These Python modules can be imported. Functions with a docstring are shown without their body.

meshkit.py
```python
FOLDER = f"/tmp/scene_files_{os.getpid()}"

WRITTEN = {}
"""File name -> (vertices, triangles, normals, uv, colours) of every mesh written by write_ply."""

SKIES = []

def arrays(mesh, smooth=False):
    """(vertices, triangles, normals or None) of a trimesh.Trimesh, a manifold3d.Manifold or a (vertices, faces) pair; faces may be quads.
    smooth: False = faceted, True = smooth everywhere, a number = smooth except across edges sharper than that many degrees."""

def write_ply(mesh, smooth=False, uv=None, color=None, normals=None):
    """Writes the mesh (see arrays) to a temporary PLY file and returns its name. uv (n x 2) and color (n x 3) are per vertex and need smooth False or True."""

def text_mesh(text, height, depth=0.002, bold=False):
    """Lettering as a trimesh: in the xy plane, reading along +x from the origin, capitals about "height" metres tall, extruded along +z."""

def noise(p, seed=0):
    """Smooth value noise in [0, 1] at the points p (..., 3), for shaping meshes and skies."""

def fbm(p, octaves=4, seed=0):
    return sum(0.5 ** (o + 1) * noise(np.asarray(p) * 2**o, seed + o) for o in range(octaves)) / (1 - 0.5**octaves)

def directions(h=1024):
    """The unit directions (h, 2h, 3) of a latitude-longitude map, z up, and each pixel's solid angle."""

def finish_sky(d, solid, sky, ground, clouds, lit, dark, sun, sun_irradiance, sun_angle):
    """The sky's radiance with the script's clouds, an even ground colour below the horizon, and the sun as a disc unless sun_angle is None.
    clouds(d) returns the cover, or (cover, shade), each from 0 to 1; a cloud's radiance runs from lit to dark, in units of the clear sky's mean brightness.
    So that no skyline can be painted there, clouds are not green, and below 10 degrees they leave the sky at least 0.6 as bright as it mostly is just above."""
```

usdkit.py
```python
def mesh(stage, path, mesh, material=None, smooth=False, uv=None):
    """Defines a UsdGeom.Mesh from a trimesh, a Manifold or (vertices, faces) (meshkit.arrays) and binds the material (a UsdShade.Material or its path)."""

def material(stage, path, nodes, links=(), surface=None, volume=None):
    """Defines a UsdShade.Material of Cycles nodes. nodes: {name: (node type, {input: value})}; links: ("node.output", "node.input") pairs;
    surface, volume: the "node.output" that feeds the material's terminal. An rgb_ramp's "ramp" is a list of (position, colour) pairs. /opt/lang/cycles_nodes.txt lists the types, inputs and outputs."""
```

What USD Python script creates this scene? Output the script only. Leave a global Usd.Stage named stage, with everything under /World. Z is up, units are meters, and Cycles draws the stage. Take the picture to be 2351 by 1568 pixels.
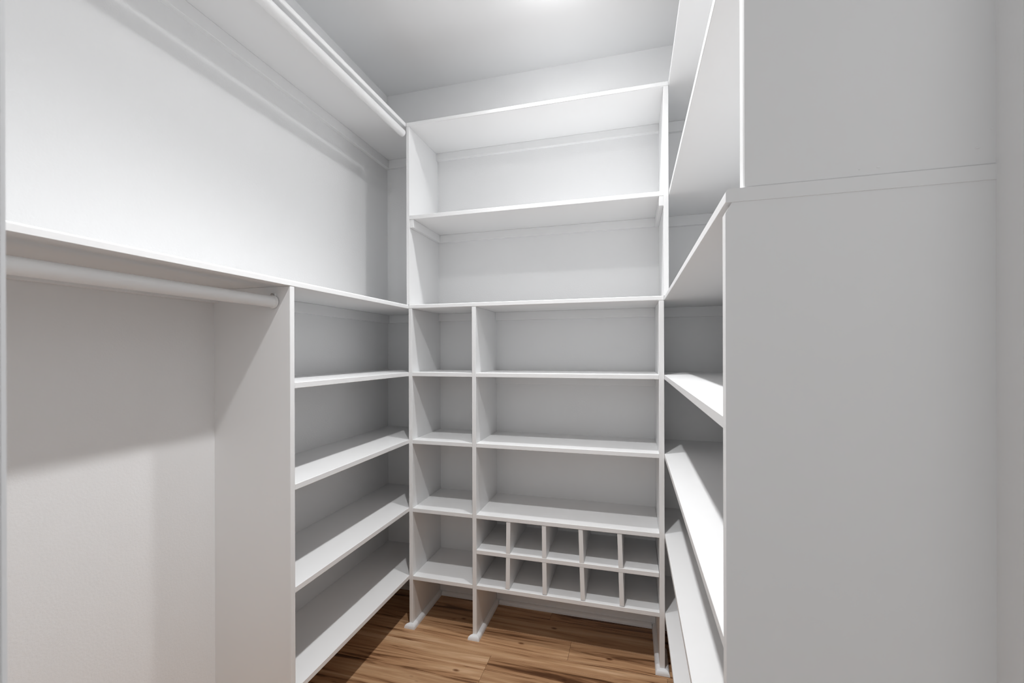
import math, random
import numpy as np
import trimesh
import usdkit
from pxr import Usd, UsdGeom, UsdLux, UsdShade, Gf, Sdf

stage = Usd.Stage.CreateInMemory()
UsdGeom.SetStageUpAxis(stage, UsdGeom.Tokens.z)
UsdGeom.SetStageMetersPerUnit(stage, 1.0)
UsdGeom.Xform.Define(stage, '/World')
rng = random.Random(7)

# ---------------------------------------------------------------- camera, light, exposure
EXPOSURE = 0.14
LAMPS = ((1.4278, 860.0, 60.0), (0.7248, 1760.0, 60.0))   # the two unseen closet downlights: place along the room, strength, half angle of the beam
RLENS = 0.035
LENS_GLOW = 125.0       # radiance of their lenses, besides the beam
DRUM_GLOW = 15.0        # glow of their unseen drums, set to light the ceiling and top wall
UNSEEN_DAYLIGHT, UNSEEN_DAYLIGHT_BACK = 0.4, 1.55          # radiance of the unseen windows behind the camera, lighting the end panel
CAM_Z = 1.1748
YAW, PITCH, ROLL = 0.2698, -0.0007, -0.0030
c, s = math.cos(YAW), math.sin(YAW)
F, R, U = np.array([-s, c, 0]), np.array([c, s, 0]), np.array([0, 0, 1.0])
F, U = math.cos(PITCH) * F + math.sin(PITCH) * U, math.cos(PITCH) * U - math.sin(PITCH) * F
R, U = math.cos(ROLL) * R + math.sin(ROLL) * U, math.cos(ROLL) * U - math.sin(ROLL) * R
cam = UsdGeom.Camera.Define(stage, '/World/camera')
m = Gf.Matrix4d(1)
m.SetRow(0, Gf.Vec4d(*map(float, R), 0)); m.SetRow(1, Gf.Vec4d(*map(float, U), 0))
m.SetRow(2, Gf.Vec4d(*map(float, -F), 0)); m.SetRow(3, Gf.Vec4d(0, 0, CAM_Z, 1))
cam.AddTransformOp().Set(m)
cam.CreateHorizontalApertureAttr(36.0); cam.CreateVerticalApertureAttr(36.0 * 1568 / 2351)
cam.CreateFocalLengthAttr(36.0 * 993.19 / 2351)
cam.CreateVerticalApertureOffsetAttr(36.0 * (809.7 - 784.0) / 2351)
cam.CreateClippingRangeAttr(Gf.Vec2f(0.01, 100))
cam.CreateFStopAttr(11.0); cam.CreateFocusDistanceAttr(1.4)
cam.CreateExposureAttr(EXPOSURE)

# beams of the two unseen downlights, cone and strength set for the lower shelves
for k, (y, strength, cone) in enumerate(LAMPS):
    dl = UsdLux.SphereLight.Define(stage, f'/World/downlight_glow_{k + 1:03d}')
    dl.CreateRadiusAttr(0.028); dl.CreateIntensityAttr(strength)
    sh = UsdLux.ShapingAPI.Apply(dl.GetPrim()); sh.CreateShapingConeAngleAttr(cone); sh.CreateShapingConeSoftnessAttr(1.0)
    dl.AddTranslateOp().Set(Gf.Vec3d(-0.2588, y, 2.4200))

# light from two unseen windows behind the camera, placed to light the end panel
for n, strength, rows in (('window_daylight_001', UNSEEN_DAYLIGHT, ((0, 1, 0), (0, 0, 1), (1, 0, 0), (2.46, -1.6, 1.30))), ('window_daylight_002', UNSEEN_DAYLIGHT_BACK, ((-1, 0, 0), (0, 0, 1), (0, -1, 0), (-0.2, -3.37, 1.30)))):
    day = UsdLux.RectLight.Define(stage, '/World/' + n)
    day.CreateWidthAttr(1.9); day.CreateHeightAttr(1.5); day.CreateIntensityAttr(strength)
    mm = Gf.Matrix4d(1)
    for i, r in enumerate(rows): mm.SetRow(i, Gf.Vec4d(*map(float, r), 1.0 if i == 3 else 0.0))
    day.AddTransformOp().Set(mm)

# ---------------------------------------------------------------- measures (metres, floor at z = 0)
XL, XR = -1.1956, 0.3866                 # left and right walls
YF, YB = 1.670, 1.9543                   # front of the back unit, back wall
YD = 0.1252                              # closet side of the door wall
XD = -0.2647                             # left edge of the door opening
ZC = 2.478                               # ceiling
T = 0.017                                # board thickness
ZT, ZU, ZM, Z1, Z2, Z3, Z4, ZQ = 2.1615, 1.7627, 1.3804, 1.0910, 0.8021, 0.5099, 0.2195, 0.3644
LL0, LL1, LM0, LM1, LR0, LR1 = -0.9222, -0.9055, -0.6334, -0.6160, 0.0962, 0.1147   # lower back panels
UL0, UL1, UR0, UR1 = -0.9310, -0.9164, 0.1139, 0.1315                               # upper back panels
YP0, YP1 = 1.0034, 1.0204                # left tower's panel
YR0, YR1 = 0.6007, 0.6188                # right unit's panels
XUP = 0.1355

# ---------------------------------------------------------------- materials
L = '/World/Looks/'


def paint(name, color, rough, bump=None, spec=0.4):
    nodes = {'g': ('geometry', {}), 'p': ('principled_bsdf', {'base_color': color, 'roughness': rough, 'specular_ior_level': spec})}
    links = []
    if bump:
        scale, strength, dist = bump
        nodes['n'] = ('noise_texture', {'scale': scale, 'detail': 3.0, 'roughness': 0.55})
        nodes['b'] = ('bump', {'strength': strength, 'distance': dist})
        links = [('g.position', 'n.vector'), ('n.fac', 'b.height'), ('b.normal', 'p.normal')]
    return usdkit.material(stage, L + name, nodes, links, surface='p.BSDF')


WALL = paint('wall_paint', (0.927, 0.932, 0.938), 0.6, (170.0, 0.30, 0.0016), 0.25)
CEIL = paint('ceiling_paint', (0.937, 0.942, 0.948), 0.75, (140.0, 0.08, 0.001), 0.2)
WOODPAINT = paint('shelf_paint', (0.927, 0.932, 0.938), 0.42, (60.0, 0.06, 0.0006), 0.35)
CAULK = paint('moulding_paint', (0.90, 0.915, 0.935), 0.35)
RODPAINT = paint('rod_paint', (0.927, 0.932, 0.938), 0.38)
STEEL = usdkit.material(stage, L + 'screw_steel', {'p': ('principled_bsdf', {'base_color': (0.55, 0.54, 0.53), 'metallic': 1.0, 'roughness': 0.35})}, surface='p.BSDF')
PORCELAIN = paint('porcelain', (0.85, 0.85, 0.84), 0.15)
GLOW = usdkit.material(stage, L + 'lit_lens', {'e': ('emission', {'color': (1.0, 1.0, 1.0), 'strength': LENS_GLOW})}, surface='e.emission')
DRUM = usdkit.material(stage, L + 'lit_drum', {'e': ('emission', {'color': (1.0, 1.0, 1.0), 'strength': DRUM_GLOW})}, surface='e.emission')
SUBFLOOR = paint('subfloor', (0.10, 0.07, 0.05), 0.8)
CARPET = paint('unseen_carpet', (0.75, 0.74, 0.73), 0.9)  # pale floor of the unseen room behind the camera

# plank wood: long grain along x, dark heartwood streaks, knots; each plank shifts the pattern
WOOD = usdkit.material(stage, L + 'plank_wood', {
    'g': ('geometry', {}), 'oi': ('object_info', {}),
    'sh': ('combine_xyz', {}), 'k1': ('math', {'math_type': 'multiply', 'value2': 37.0}), 'k2': ('math', {'math_type': 'multiply', 'value2': 91.0}),
    'add': ('vector_math', {'math_type': 'add'}),
    'mp': ('mapping', {'scale': (1.5, 26.0, 1.0)}),
    'n1': ('noise_texture', {'scale': 1.0, 'detail': 6.0, 'roughness': 0.58, 'distortion': 0.7}),
    'r1': ('rgb_ramp', {'ramp': [(0.0, (0.085, 0.036, 0.016)), (0.36, (0.115, 0.050, 0.022)), (0.41, (0.26, 0.130, 0.062)), (0.455, (0.45, 0.250, 0.130)), (0.55, (0.56, 0.340, 0.188)), (0.66, (0.69, 0.46, 0.285)), (1.0, (0.75, 0.53, 0.35))]}),
    'mp2': ('mapping', {'scale': (7.0, 190.0, 1.0)}),
    'n2': ('noise_texture', {'scale': 1.0, 'detail': 3.0, 'roughness': 0.6, 'distortion': 0.4}),
    'r2': ('rgb_ramp', {'ramp': [(0.0, (0.62, 0.60, 0.58)), (0.5, (0.97, 0.97, 0.97)), (1.0, (1.12, 1.12, 1.12))]}),
    'm2': ('mix', {'mix_type': 'multiply', 'fac': 0.75}),
    'mp3': ('mapping', {'scale': (6.5, 13.0, 1.0)}),
    'v': ('voronoi_texture', {'scale': 1.0, 'randomness': 1.0}),
    'r3': ('rgb_ramp', {'ramp': [(0.0, (0.16, 0.09, 0.05)), (0.045, (0.30, 0.20, 0.14)), (0.11, (1, 1, 1)), (1.0, (1, 1, 1))]}),
    'm3': ('mix', {'mix_type': 'multiply', 'fac': 0.9}),
    'tone': ('map_range', {'from_min': 0.0, 'from_max': 1.0, 'to_min': 0.84, 'to_max': 1.1}),
    'm4': ('hsv', {'hue': 0.5, 'saturation': 1.0, 'fac': 1.0}),
    'b': ('bump', {'strength': 0.12, 'distance': 0.0008}),
    'p': ('principled_bsdf', {'roughness': 0.42, 'specular_ior_level': 0.3})},
    [('oi.random', 'k1.value1'), ('oi.random', 'k2.value1'), ('k1.value', 'sh.x'), ('k2.value', 'sh.y'),
     ('g.position', 'add.vector1'), ('sh.vector', 'add.vector2'),
     ('add.vector', 'mp.vector'), ('mp.vector', 'n1.vector'), ('n1.fac', 'r1.fac'),
     ('add.vector', 'mp2.vector'), ('mp2.vector', 'n2.vector'), ('n2.fac', 'r2.fac'), ('r1.color', 'm2.color1'), ('r2.color', 'm2.color2'),
     ('add.vector', 'mp3.vector'), ('mp3.vector', 'v.vector'), ('v.distance', 'r3.fac'), ('m2.color', 'm3.color1'), ('r3.color', 'm3.color2'),
     ('oi.random', 'tone.value'), ('tone.result', 'm4.value'), ('m3.color', 'm4.color'), ('m4.color', 'p.base_color'),
     ('n2.fac', 'b.height'), ('b.normal', 'p.normal')], surface='p.BSDF')

# ---------------------------------------------------------------- shape helpers
used = {}


def path_for(name, parent=None):
    base = (str(parent.GetPath()) if parent else '/World') + '/' + name
    n = used.get(base, 0)
    used[base] = n + 1
    return base if n == 0 else f'{base}_{n:03d}'


def box(x0, x1, y0, y1, z0, z1, bev=0.0011):
    """A board with chamfered edges; where it meets a wall its chamfer is let into the plaster."""
    x0, x1 = min(x0, x1), max(x0, x1); y0, y1 = min(y0, y1), max(y0, y1); z0, z1 = min(z0, z1), max(z0, z1)
    if x0 == XL: x0 -= bev
    if x1 == XR: x1 += bev
    if y1 == YB: y1 += bev
    b = min(bev, 0.4 * min(x1 - x0, y1 - y0, z1 - z0))
    pts = []
    for X, sx in ((x0, 1), (x1, -1)):
        for Y, sy in ((y0, 1), (y1, -1)):
            for Z, sz in ((z0, 1), (z1, -1)):
                pts += [(X, Y + sy * b, Z + sz * b), (X + sx * b, Y, Z + sz * b), (X + sx * b, Y + sy * b, Z)]
    return trimesh.convex.convex_hull(np.array(pts))


def plain(x0, x1, y0, y1, z0, z1):
    return trimesh.creation.box(bounds=[(min(x0, x1), min(y0, y1), min(z0, z1)), (max(x0, x1), max(y0, y1), max(z0, z1))])


def prism(profile, axis, a, b):
    """A profile of 2-d points (ccw, convex) swept along x, y or z from a to b."""
    p = np.array(profile, float)
    pts = []
    for t in (a, b):
        for u, v in p:
            pts.append({'x': (t, u, v), 'y': (u, t, v), 'yz': (u, t, v), 'z': (u, v, t)}[axis])
    return trimesh.convex.convex_hull(np.array(pts))


def nosed(edge, wall, y0, y1, z0, z1, r=0.005):
    """A shelf board along y whose free edge is rounded over at the top."""
    sg = 1 if wall > edge else -1
    prof = [(edge + sg * r * (1 - math.cos(t)), z1 - r * (1 - math.sin(t))) for t in np.linspace(0, math.pi / 2, 6)]
    prof += [(wall, z1), (wall, z0), (edge + sg * 0.001, z0), (edge, z0 + 0.001)]
    return prism([(u, v) for u, v in prof], 'yz', y0, y1)


def rod_mesh(x, z, y0, y1, r, n=40):
    m = trimesh.creation.cylinder(radius=r, height=1.0, sections=n)
    prof = [(0, y0), (r - 0.004, y0), (r, y0 + 0.004), (r, y1 - 0.004), (r - 0.0035, y1 - 0.001), (0, y1)]
    m = trimesh.creation.revolve(np.array(prof), sections=n)
    m.apply_transform(trimesh.transformations.rotation_matrix(-math.pi / 2, (1, 0, 0)))
    m.apply_translation((x, 0, z))
    return m


def lathe(prof, at, n=40):
    m = trimesh.creation.revolve(np.array(prof), sections=n)
    m.apply_translation(at)
    return m


def move(mesh, loc):
    m = mesh.copy(); m.apply_translation(-np.array(loc, float)); return m


def thing(name, label, cat, loc, group=None):
    x = UsdGeom.Xform.Define(stage, path_for(name))
    x.AddTranslateOp().Set(Gf.Vec3d(*map(float, loc)))
    p = x.GetPrim()
    p.SetCustomDataByKey('label', label); p.SetCustomDataByKey('category', cat)
    if group: p.SetCustomDataByKey('group', group)
    LOC[str(p.GetPath())] = np.array(loc, float)
    return p


LOC = {}


def part(name, mesh, mat, parent, smooth=False, label=None):
    """mesh in world coordinates; its holder's place is taken off."""
    loc = LOC[str(parent.GetPath())]
    m = usdkit.mesh(stage, path_for(name, parent), move(mesh, loc), mat, smooth)
    p = m.GetPrim()
    LOC[str(p.GetPath())] = loc
    if label: p.SetCustomDataByKey('label', label)
    return p


def struct(name, mesh, mat, label, cat, smooth=False):
    m = usdkit.mesh(stage, path_for(name), mesh, mat, smooth)
    p = m.GetPrim(); LOC[str(p.GetPath())] = np.zeros(3)
    for k, v in (('label', label), ('category', cat), ('kind', 'structure')): p.SetCustomDataByKey(k, v)
    return p


def struct_group(name, label, cat):
    p = thing(name, label, cat, (0, 0, 0)); p.SetCustomDataByKey('kind', 'structure'); return p


# ---------------------------------------------------------------- the room
WT = 0.11
struct('wall_left', plain(XL - WT, XL, YD - 0.001, YB + WT, -0.03, ZC + 0.05), WALL, 'white textured closet wall on the left behind the two hanging rods', 'wall')
struct('wall_back', plain(XL, XR, YB, YB + WT, -0.03, ZC + 0.05), WALL, 'white back wall of the closet behind the tall cubby shelving', 'wall')
struct('wall_right', plain(XR, XR + WT, 0.0, YB + WT, -0.03, ZC + 0.05), WALL, 'white textured wall on the far right beside the big blank end panel', 'wall')
struct('ceiling', plain(XL - 1.2, XR + 2.0, -3.4, YB + WT, ZC, ZC + 0.08), CEIL, 'smooth white ceiling above the closet shelves', 'ceiling')
# the wall with the door opening
ZD = ZC  # opening has no header, out of view, so more light comes in
fw = trimesh.util.concatenate([plain(XL - 1.2, XD - 0.019, 0.008, YD, -0.03, ZC), plain(XR + WT, XR + 2.0, 0.008, YD, -0.03, ZC), plain(XR, XR + WT, -0.0, 0.008, -0.03, ZC)])
struct('wall_front', fw, WALL, 'wall with the door opening that the closet is seen through', 'wall')
j = struct_group('trim_1', 'white door jamb at the extreme left edge of the picture', 'door jamb')
part('jamb_board', prism([(XD - 0.019, 0.0), (XD, 0.0), (XD, YD - 0.003), (XD - 0.0009, YD - 0.0009), (XD - 0.003, YD), (XD - 0.019, YD)], 'z', 0.0, ZD), CAULK, j)
# unseen room behind the camera, shaped to pass light into the closet
struct('wall_outer_left', plain(XL - 1.3, XL - 1.2, -3.4, YD, -0.03, ZC), WALL, 'unseen left wall of the room behind the camera, returning its light', 'wall')
wy0, wy1, wz0, wz1 = -2.55, -0.65, 0.55, 2.05
RX = XR + 2.0
struct('wall_outer_right', trimesh.util.concatenate([plain(RX, RX + 0.1, -3.4, wy0, -0.03, ZC), plain(RX, RX + 0.1, wy1, YD, -0.03, ZC), plain(RX, RX + 0.1, wy0, wy1, -0.03, wz0), plain(RX, RX + 0.1, wy0, wy1, wz1, ZC)]), WALL, 'unseen window wall to the right behind the camera', 'wall')
wx0, wx1 = -1.15, 0.75
struct('wall_outer_back', trimesh.util.concatenate([plain(XL - 1.3, wx0, -3.4, -3.3, -0.03, ZC), plain(wx1, RX + 0.1, -3.4, -3.3, -0.03, ZC), plain(wx0, wx1, -3.4, -3.3, -0.03, wz0), plain(wx0, wx1, -3.4, -3.3, wz1, ZC)]), WALL, 'unseen far window wall behind the camera', 'wall')
w = struct_group('window_1', 'unseen window in the right wall behind the camera, placed to light the left wall and end panel', 'window')
for a in ((wy0, wy0 + 0.04, wz0, wz1), (wy1 - 0.04, wy1, wz0, wz1), (wy0 + 0.04, wy1 - 0.04, wz0, wz0 + 0.04), (wy0 + 0.04, wy1 - 0.04, wz1 - 0.04, wz1), (-1.62, -1.58, wz0 + 0.04, wz1 - 0.04)):
    part('window_frame', box(RX, RX + 0.04, a[0], a[1], a[2], a[3]), CAULK, w)

w2 = struct_group('window_2', 'unseen window in the far wall behind the camera, placed to light the end panel', 'window')
for a in ((wx0, wx0 + 0.04, wz0, wz1), (wx1 - 0.04, wx1, wz0, wz1), (wx0 + 0.04, wx1 - 0.04, wz0, wz0 + 0.04), (wx0 + 0.04, wx1 - 0.04, wz1 - 0.04, wz1), (-0.22, -0.18, wz0 + 0.04, wz1 - 0.04)):
    part('window_frame', box(a[0], a[1], -3.34, -3.30, a[2], a[3]), CAULK, w2)

# floor: every plank a board of its own
fl = struct_group('floor', 'brown wood plank floor with dark streaks and knots', 'floor')
part('subfloor', plain(XL, XR, 0.0, YB, -0.03, -0.0125), SUBFLOOR, fl)
part('outer_floor', plain(XL - 1.2, XR + 2.0, -3.3, -0.0, -0.03, -0.002), CARPET, fl)  # unseen floor behind the camera
seams = [0.0, 0.155, 0.295, 0.350, 0.460, 0.600, 0.74, 0.795, 0.905, 1.045, 1.155, 1.295, 1.449, 1.592, 1.645, 1.7545, 1.872, YB]
ends = {12: [-0.529], 14: [-0.239], 13: [0.12], 15: [-0.95], 16: [-0.35], 11: [0.15]}
for k in range(len(seams) - 1):
    cuts = [XL] + ends.get(k, [XL + 0.25 + rng.random() * 1.0]) + [XR]
    for a, b in zip(cuts[:-1], cuts[1:]):
        part('plank', box(a + 0.0003, b - 0.0003, seams[k] + 0.0003, seams[k + 1] - 0.0003, -0.0125, 0.0, 0.0007), WOOD, fl)


def shoe(x0, y0, x1, y1, side, name, parent, h=0.018, w=0.016, m0=0.0, m1=0.0):
    """Quarter-round moulding from (x0, y0) to (x1, y1) along a face, bulging to side (dx, dy); m0, m1: mitre at each end."""
    n = 7
    prof = [(0, 0)] + [(w * math.cos(t) ** 0.8 if math.cos(t) > 1e-9 else 0, h * math.sin(t) ** 0.8) for t in np.linspace(0, math.pi / 2, n)]
    a, b = np.array([x0, y0], float), np.array([x1, y1], float)
    d = (b - a) / np.linalg.norm(b - a); sd = np.array(side, float)
    pts = []
    for base, mi, sg in ((a, m0, -1), (b, m1, 1)):
        for u, v in prof:
            q = base + sd * u + d * sg * mi * u
            pts.append((q[0], q[1], v))
    return part(name, trimesh.convex.convex_hull(np.array(pts)), CAULK, parent, 30)


bb = struct_group('baseboard_back', 'white baseboard along the back wall under the lowest shelves', 'baseboard')
BT = 0.013
for a, b in ((XL, LL0), (LL1, LM0), (LM1, LR0), (LR1, XR)):
    part('baseboard', box(a + 0.0004, b - 0.0004, YB - BT, YB, 0.0, 0.085, 0.002), CAULK, bb)
for a, b in ((XL, LL0), (LL1 + 0.016, LM0), (LM1 + 0.016, LR0 - 0.016), (LR1, XR)):
    shoe(a + 0.0006, YB - BT, b - 0.0006, YB - BT, (0, -1), 'shoe_moulding', bb)

# ---------------------------------------------------------------- lower back unit
bu = thing('shelving_unit', 'white built-in cubby shelving across the back wall with ten small cubbies near the floor', 'shelving', ((LL0 + LR1) / 2, YB, 0))
for a, b in ((LL0, LL1), (LM0, LM1), (LR0, LR1)):
    part('side_panel', box(a, b, YF, YB, 0.0, ZM - T), WOODPAINT, bu)
part('board', box(LL0 + 0.0002, LR1, YF - 0.0005, YB, ZM - T, ZM, 0.0022), WOODPAINT, bu)
for z in (Z1, Z2, Z3, Z4):
    part('shelf', box(LL1, LM0, YF + 0.0005, YB, z - T, z), WOODPAINT, bu)
    part('shelf', box(LM1, LR0, YF + 0.0005, YB, z - T, z), WOODPAINT, bu)
part('cubby_shelf', box(LM1, LR0 - 0.001, YF + 0.0015, YB, ZQ - T, ZQ), WOODPAINT, bu)
for xt, xb in ((-0.4800, -0.4838), (-0.3347, -0.3323), (-0.1912, -0.1832), (-0.0456, -0.0376)):
    hw = 0.0086
    y0, y1 = YF + 0.002, YB - 0.002
    zb, zt = Z4 + 0.0022, Z3 - T - 0.0012
    xq = xb + (xt - xb) * (ZQ - T / 2 - zb) / (zt - zb)
    for (xa, za), (xc, zc) in (((xb, zb), (xq, ZQ - T)), ((xq, ZQ), (xt, zt))):
        e = 0.0012 if zc == zt else 0.0
        part('cubby_divider', trimesh.convex.convex_hull(np.array([(x + sx * (hw - (0.001 if fr else 0)), y, z) for x, z in ((xa, za), (xc, zc - e)) for sx in (-1, 1) for y, fr in ((y0, 1), (y0 + 0.001, 0), (y1, 0))] + [(xc + sx * (hw - 0.0012), y0 + 0.0012, zc) for sx in (-1, 1)] + [(xc + sx * (hw - 0.0012), y1, zc) for sx in (-1, 1)])), WOODPAINT, bu)
CT = 0.018
for x0, x1, zt, h in ((LL1, LM0, ZM - T, 0.036), (LM1, LR0, ZM - T, 0.038), (LM1, LR0, Z1 - T, 0.046), (LM1, LR0, Z3 - T, 0.030)):
    part('cleat', box(x0, x1, YB - CT, YB, zt - h, zt), WOODPAINT, bu)
sm = struct_group('trim_2', 'white quarter-round moulding around the feet of the back unit panels', 'moulding')
for px0, px1, sides in ((LL0, LL1, (1,)), (LM0, LM1, (1,)), (LR0, LR1, (-1,))):
    for sd in sides:
        if sd > 0: shoe(px1, YF, px1, YB - BT, (1, 0), 'shoe_moulding', sm, m0=1.0)
        else: shoe(px0, YF, px0, YB - BT, (-1, 0), 'shoe_moulding', sm, m0=1.0)
    shoe(px0, YF, px1, YF, (0, -1), 'shoe_moulding', sm, m0=1.0, m1=1.0)
shoe(LR1, YF, LR1, YF + 0.12, (1, 0), 'shoe_moulding', sm, m0=1.0)

# ---------------------------------------------------------------- upper back unit
up = thing('shelf_hutch', 'white upper shelf hutch standing on the back unit, open cells under the ceiling', 'shelving', ((UL0 + UR1) / 2, YB, ZM))
for a, b in ((UL0, UL1), (UR0, UR1)):
    part('side_panel', box(a, b, YF, YB, ZM, ZT - T), WOODPAINT, up)
part('board', box(UL0, UR1, YF - 0.0005, YB, ZT - T, ZT, 0.0022), WOODPAINT, up)
part('shelf', box(UL1, UR0, YF + 0.0005, YB, ZU - T, ZU), WOODPAINT, up)
part('cleat', box(UL1, UR0, YB - CT, YB, ZT - T - 0.034, ZT - T), WOODPAINT, up)
part('cleat', box(UL1 + 0.018, UR0 - 0.016, YB - CT, YB, ZU - T - 0.036, ZU - T), WOODPAINT, up)
part('cleat', box(UL1, UL1 + 0.018, YF + 0.003, YB, ZU - T - 0.035, ZU - T), WOODPAINT, up)
part('cleat', box(UR0 - 0.016, UR0, YF + 0.001, YB, ZU - T - 0.036, ZU - T), WOODPAINT, up)

# ---------------------------------------------------------------- left side
XLF = -0.9228
lt = thing('shelf_tower', 'white shelf tower against the left wall with four open shelves', 'shelving', (XL, 1.45, 0))
part('side_panel', box(XL, XLF, YP0, YP1, 0.0, ZM - T), WOODPAINT, lt)
for z in (Z1, Z2, Z3, Z4):
    part('shelf', box(XL, XLF + 0.0006, YP1, YB, z - T, z), WOODPAINT, lt)
lm = thing('wall_shelf', 'long white shelf on the left wall at mid height, over the lower hanging rod', 'shelf', (XL, 1.0, ZM - T))
part('board', nosed(XLF + 0.001, XL - 0.002, YD, YB + 0.002, ZM - T, ZM), WOODPAINT, lm)
part('cleat', box(XL, XL + CT, YD, YP0, ZM - T - 0.040, ZM - T), WOODPAINT, lm)
part('cleat', box(XL, XL + CT, YP1, YB, ZM - T - 0.040, ZM - T), WOODPAINT, lm)
part('cleat', box(XL + CT, LL0, YB - CT, YB, ZM - T - 0.040, ZM - T), WOODPAINT, lm)
lu = thing('wall_shelf', 'long white shelf high on the left wall near the ceiling, over the upper hanging rod', 'shelf', (XL, 1.0, ZT - T))
part('board', box(XL, UL0 - 0.0006, YD, YB, ZT - T, ZT, 0.002), WOODPAINT, lu)
part('cleat', box(XL, XL + CT, YD, YB, ZT - T - 0.042, ZT - T), WOODPAINT, lu)
part('cleat', box(XL + CT, UL0 - 0.0004, YB - CT, YB, ZT - T - 0.042, ZT - T), WOODPAINT, lu)
RR = 0.0158
r1 = thing('hanging_rod', 'round white hanging rod with a screwed socket below the mid-height left shelf', 'rod', (-0.977, YD, 1.3195))
part('rod', rod_mesh(-0.977, 1.3195, YD + 0.004, YP0 - 0.004, RR), RODPAINT, r1, 40)
for y0, y1 in ((YP0 - 0.012, YP0), (YD, YD + 0.012)):
    ring = rod_mesh(-0.977, 1.3195, y0, y1, RR + 0.0028)
    part('socket', ring, RODPAINT, r1, 40)
    a = trimesh.creation.cylinder(radius=0.0042, height=0.006, sections=20)
    a.apply_transform(trimesh.transformations.rotation_matrix(math.pi / 2, (1, 0, 0)))
    flange = plain(-0.9855, -0.9705, y0 + 0.009 if y0 > 0.5 else y0, y1 if y0 > 0.5 else y0 + 0.003, 1.3195 + 0.012, 1.3195 + 0.0245)
    part('socket_tab', flange, RODPAINT, r1)
    a.apply_translation((-0.9785, (y0 + 0.0075) if y0 > 0.5 else y0 + 0.0045, 1.3195 + 0.0205))
    part('screw', a, STEEL, r1, 40, 'dark steel screw head')
r2 = thing('hanging_rod', 'round white hanging rod below the high left shelf close to the ceiling', 'rod', (-0.9435, YD, 2.1147))
part('rod', rod_mesh(-0.9435, 2.1147, YD, YF - 0.006, RR), RODPAINT, r2, 40)

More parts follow.
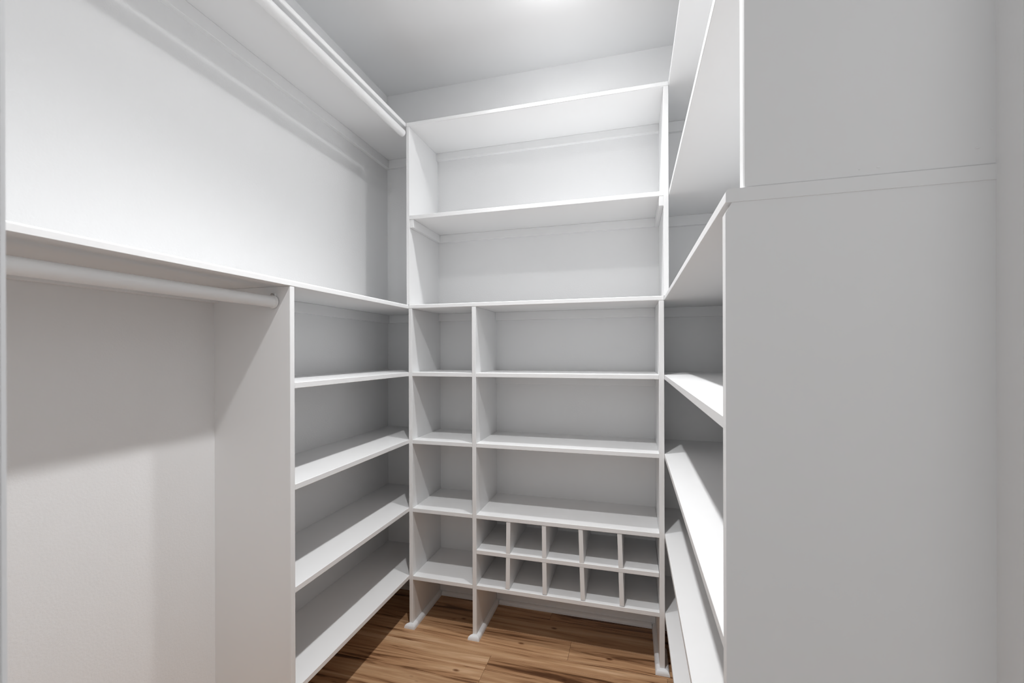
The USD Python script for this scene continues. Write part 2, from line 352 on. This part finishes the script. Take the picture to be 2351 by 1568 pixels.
# ---------------------------------------------------------------- right side
XRF = 0.1150
DRIPS = []
ru = thing('panelled_shelving', 'white shelving on the right wall closed by a tall blank grey-white end panel', 'shelving', (XR, 1.25, 0))
part('side_panel', prism([(XRF, 0.0), (XR + 0.001, 0.0), (XR + 0.001, ZM - T), (XRF + 0.0075, ZM - T), (XRF, ZM - T - 0.013)], 'y', YR0, YR1), WOODPAINT, ru)
for px, pz, pr in ((0.3707, 1.4005, 0.0022), (0.2780, 1.3895, 0.0016), (0.3832, 1.4200, 0.0014), (0.2590, 1.3892, 0.0011)):
    b = trimesh.creation.icosphere(2, pr); b.apply_scale((1.2, 0.35, 0.8)); b.apply_translation((px, YR0, pz))
    DRIPS.append(b)
for z in (Z1, Z2, Z3, Z4):
    part('shelf', box(XRF + 0.0002, XR, YR1, YB, z - T, z), WOODPAINT, ru)
part('board', nosed(XRF + 0.0002, XR + 0.002, YR0 - 0.0012, YB + 0.002, ZM - T, ZM), WOODPAINT, ru)
part('cleat', box(LR1, XR, YB - CT, YB, ZM - T - 0.042, ZM - T), WOODPAINT, ru)
rt = thing('panelled_shelving', 'white upper shelves on the right wall with a blank panel set on the mid-height board', 'shelving', (XR, 1.25, ZM))
part('side_panel', box(XUP, XR, YR0, YR1, ZM, ZT - T, 0.0015), WOODPAINT, rt)
for b in DRIPS: part('paint_blob', b, WOODPAINT, rt, True)
part('shelf', box(XUP - 0.003, XR, YR1, YB, ZU - T, ZU), WOODPAINT, rt)
part('board', box(UR1 + 0.0003, XR, YR0, YB, ZT - T, ZT), WOODPAINT, rt)
for z in (ZT, ZU):
    part('cleat', box(UR1, XR, YB - CT, YB, z - T - 0.042, z - T), WOODPAINT, rt)

# ---------------------------------------------------------------- the two unseen ceiling downlights (just above the frame), lighting the shelves
for y, lab in ((1.4278, 'unseen downlight on the closet ceiling above the frame, the one nearer the back shelves'), (0.7248, 'unseen downlight on the closet ceiling above the frame, the one nearer the door')):
    x, z = -0.2588, 2.4222
    lamp = thing('ceiling_downlight', lab, 'lamp', (x, y, ZC))
    part('canopy', lathe([(0, ZC - 0.006), (0.052, ZC - 0.006), (0.055, ZC - 0.003), (0.055, ZC), (0, ZC)], (x, y, 0), 48), PORCELAIN, lamp, 40)
    part('glass_drum', lathe([(0.040, z), (0.046, z), (0.048, z + 0.002), (0.048, ZC - 0.0062), (0.040, ZC - 0.0062), (0.040, z)], (x, y, 0), 48), DRUM, lamp, 40, 'unseen drum with a faint glow that lights the ceiling and top wall')
    part('lens', lathe([(0, z - 0.0015), (RLENS - 0.002, z - 0.0015), (RLENS, z), (0.0398, z + 0.0055), (0, z + 0.0055)], (x, y, 0), 48), GLOW, lamp, 40, 'lit lens of the unseen downlight')
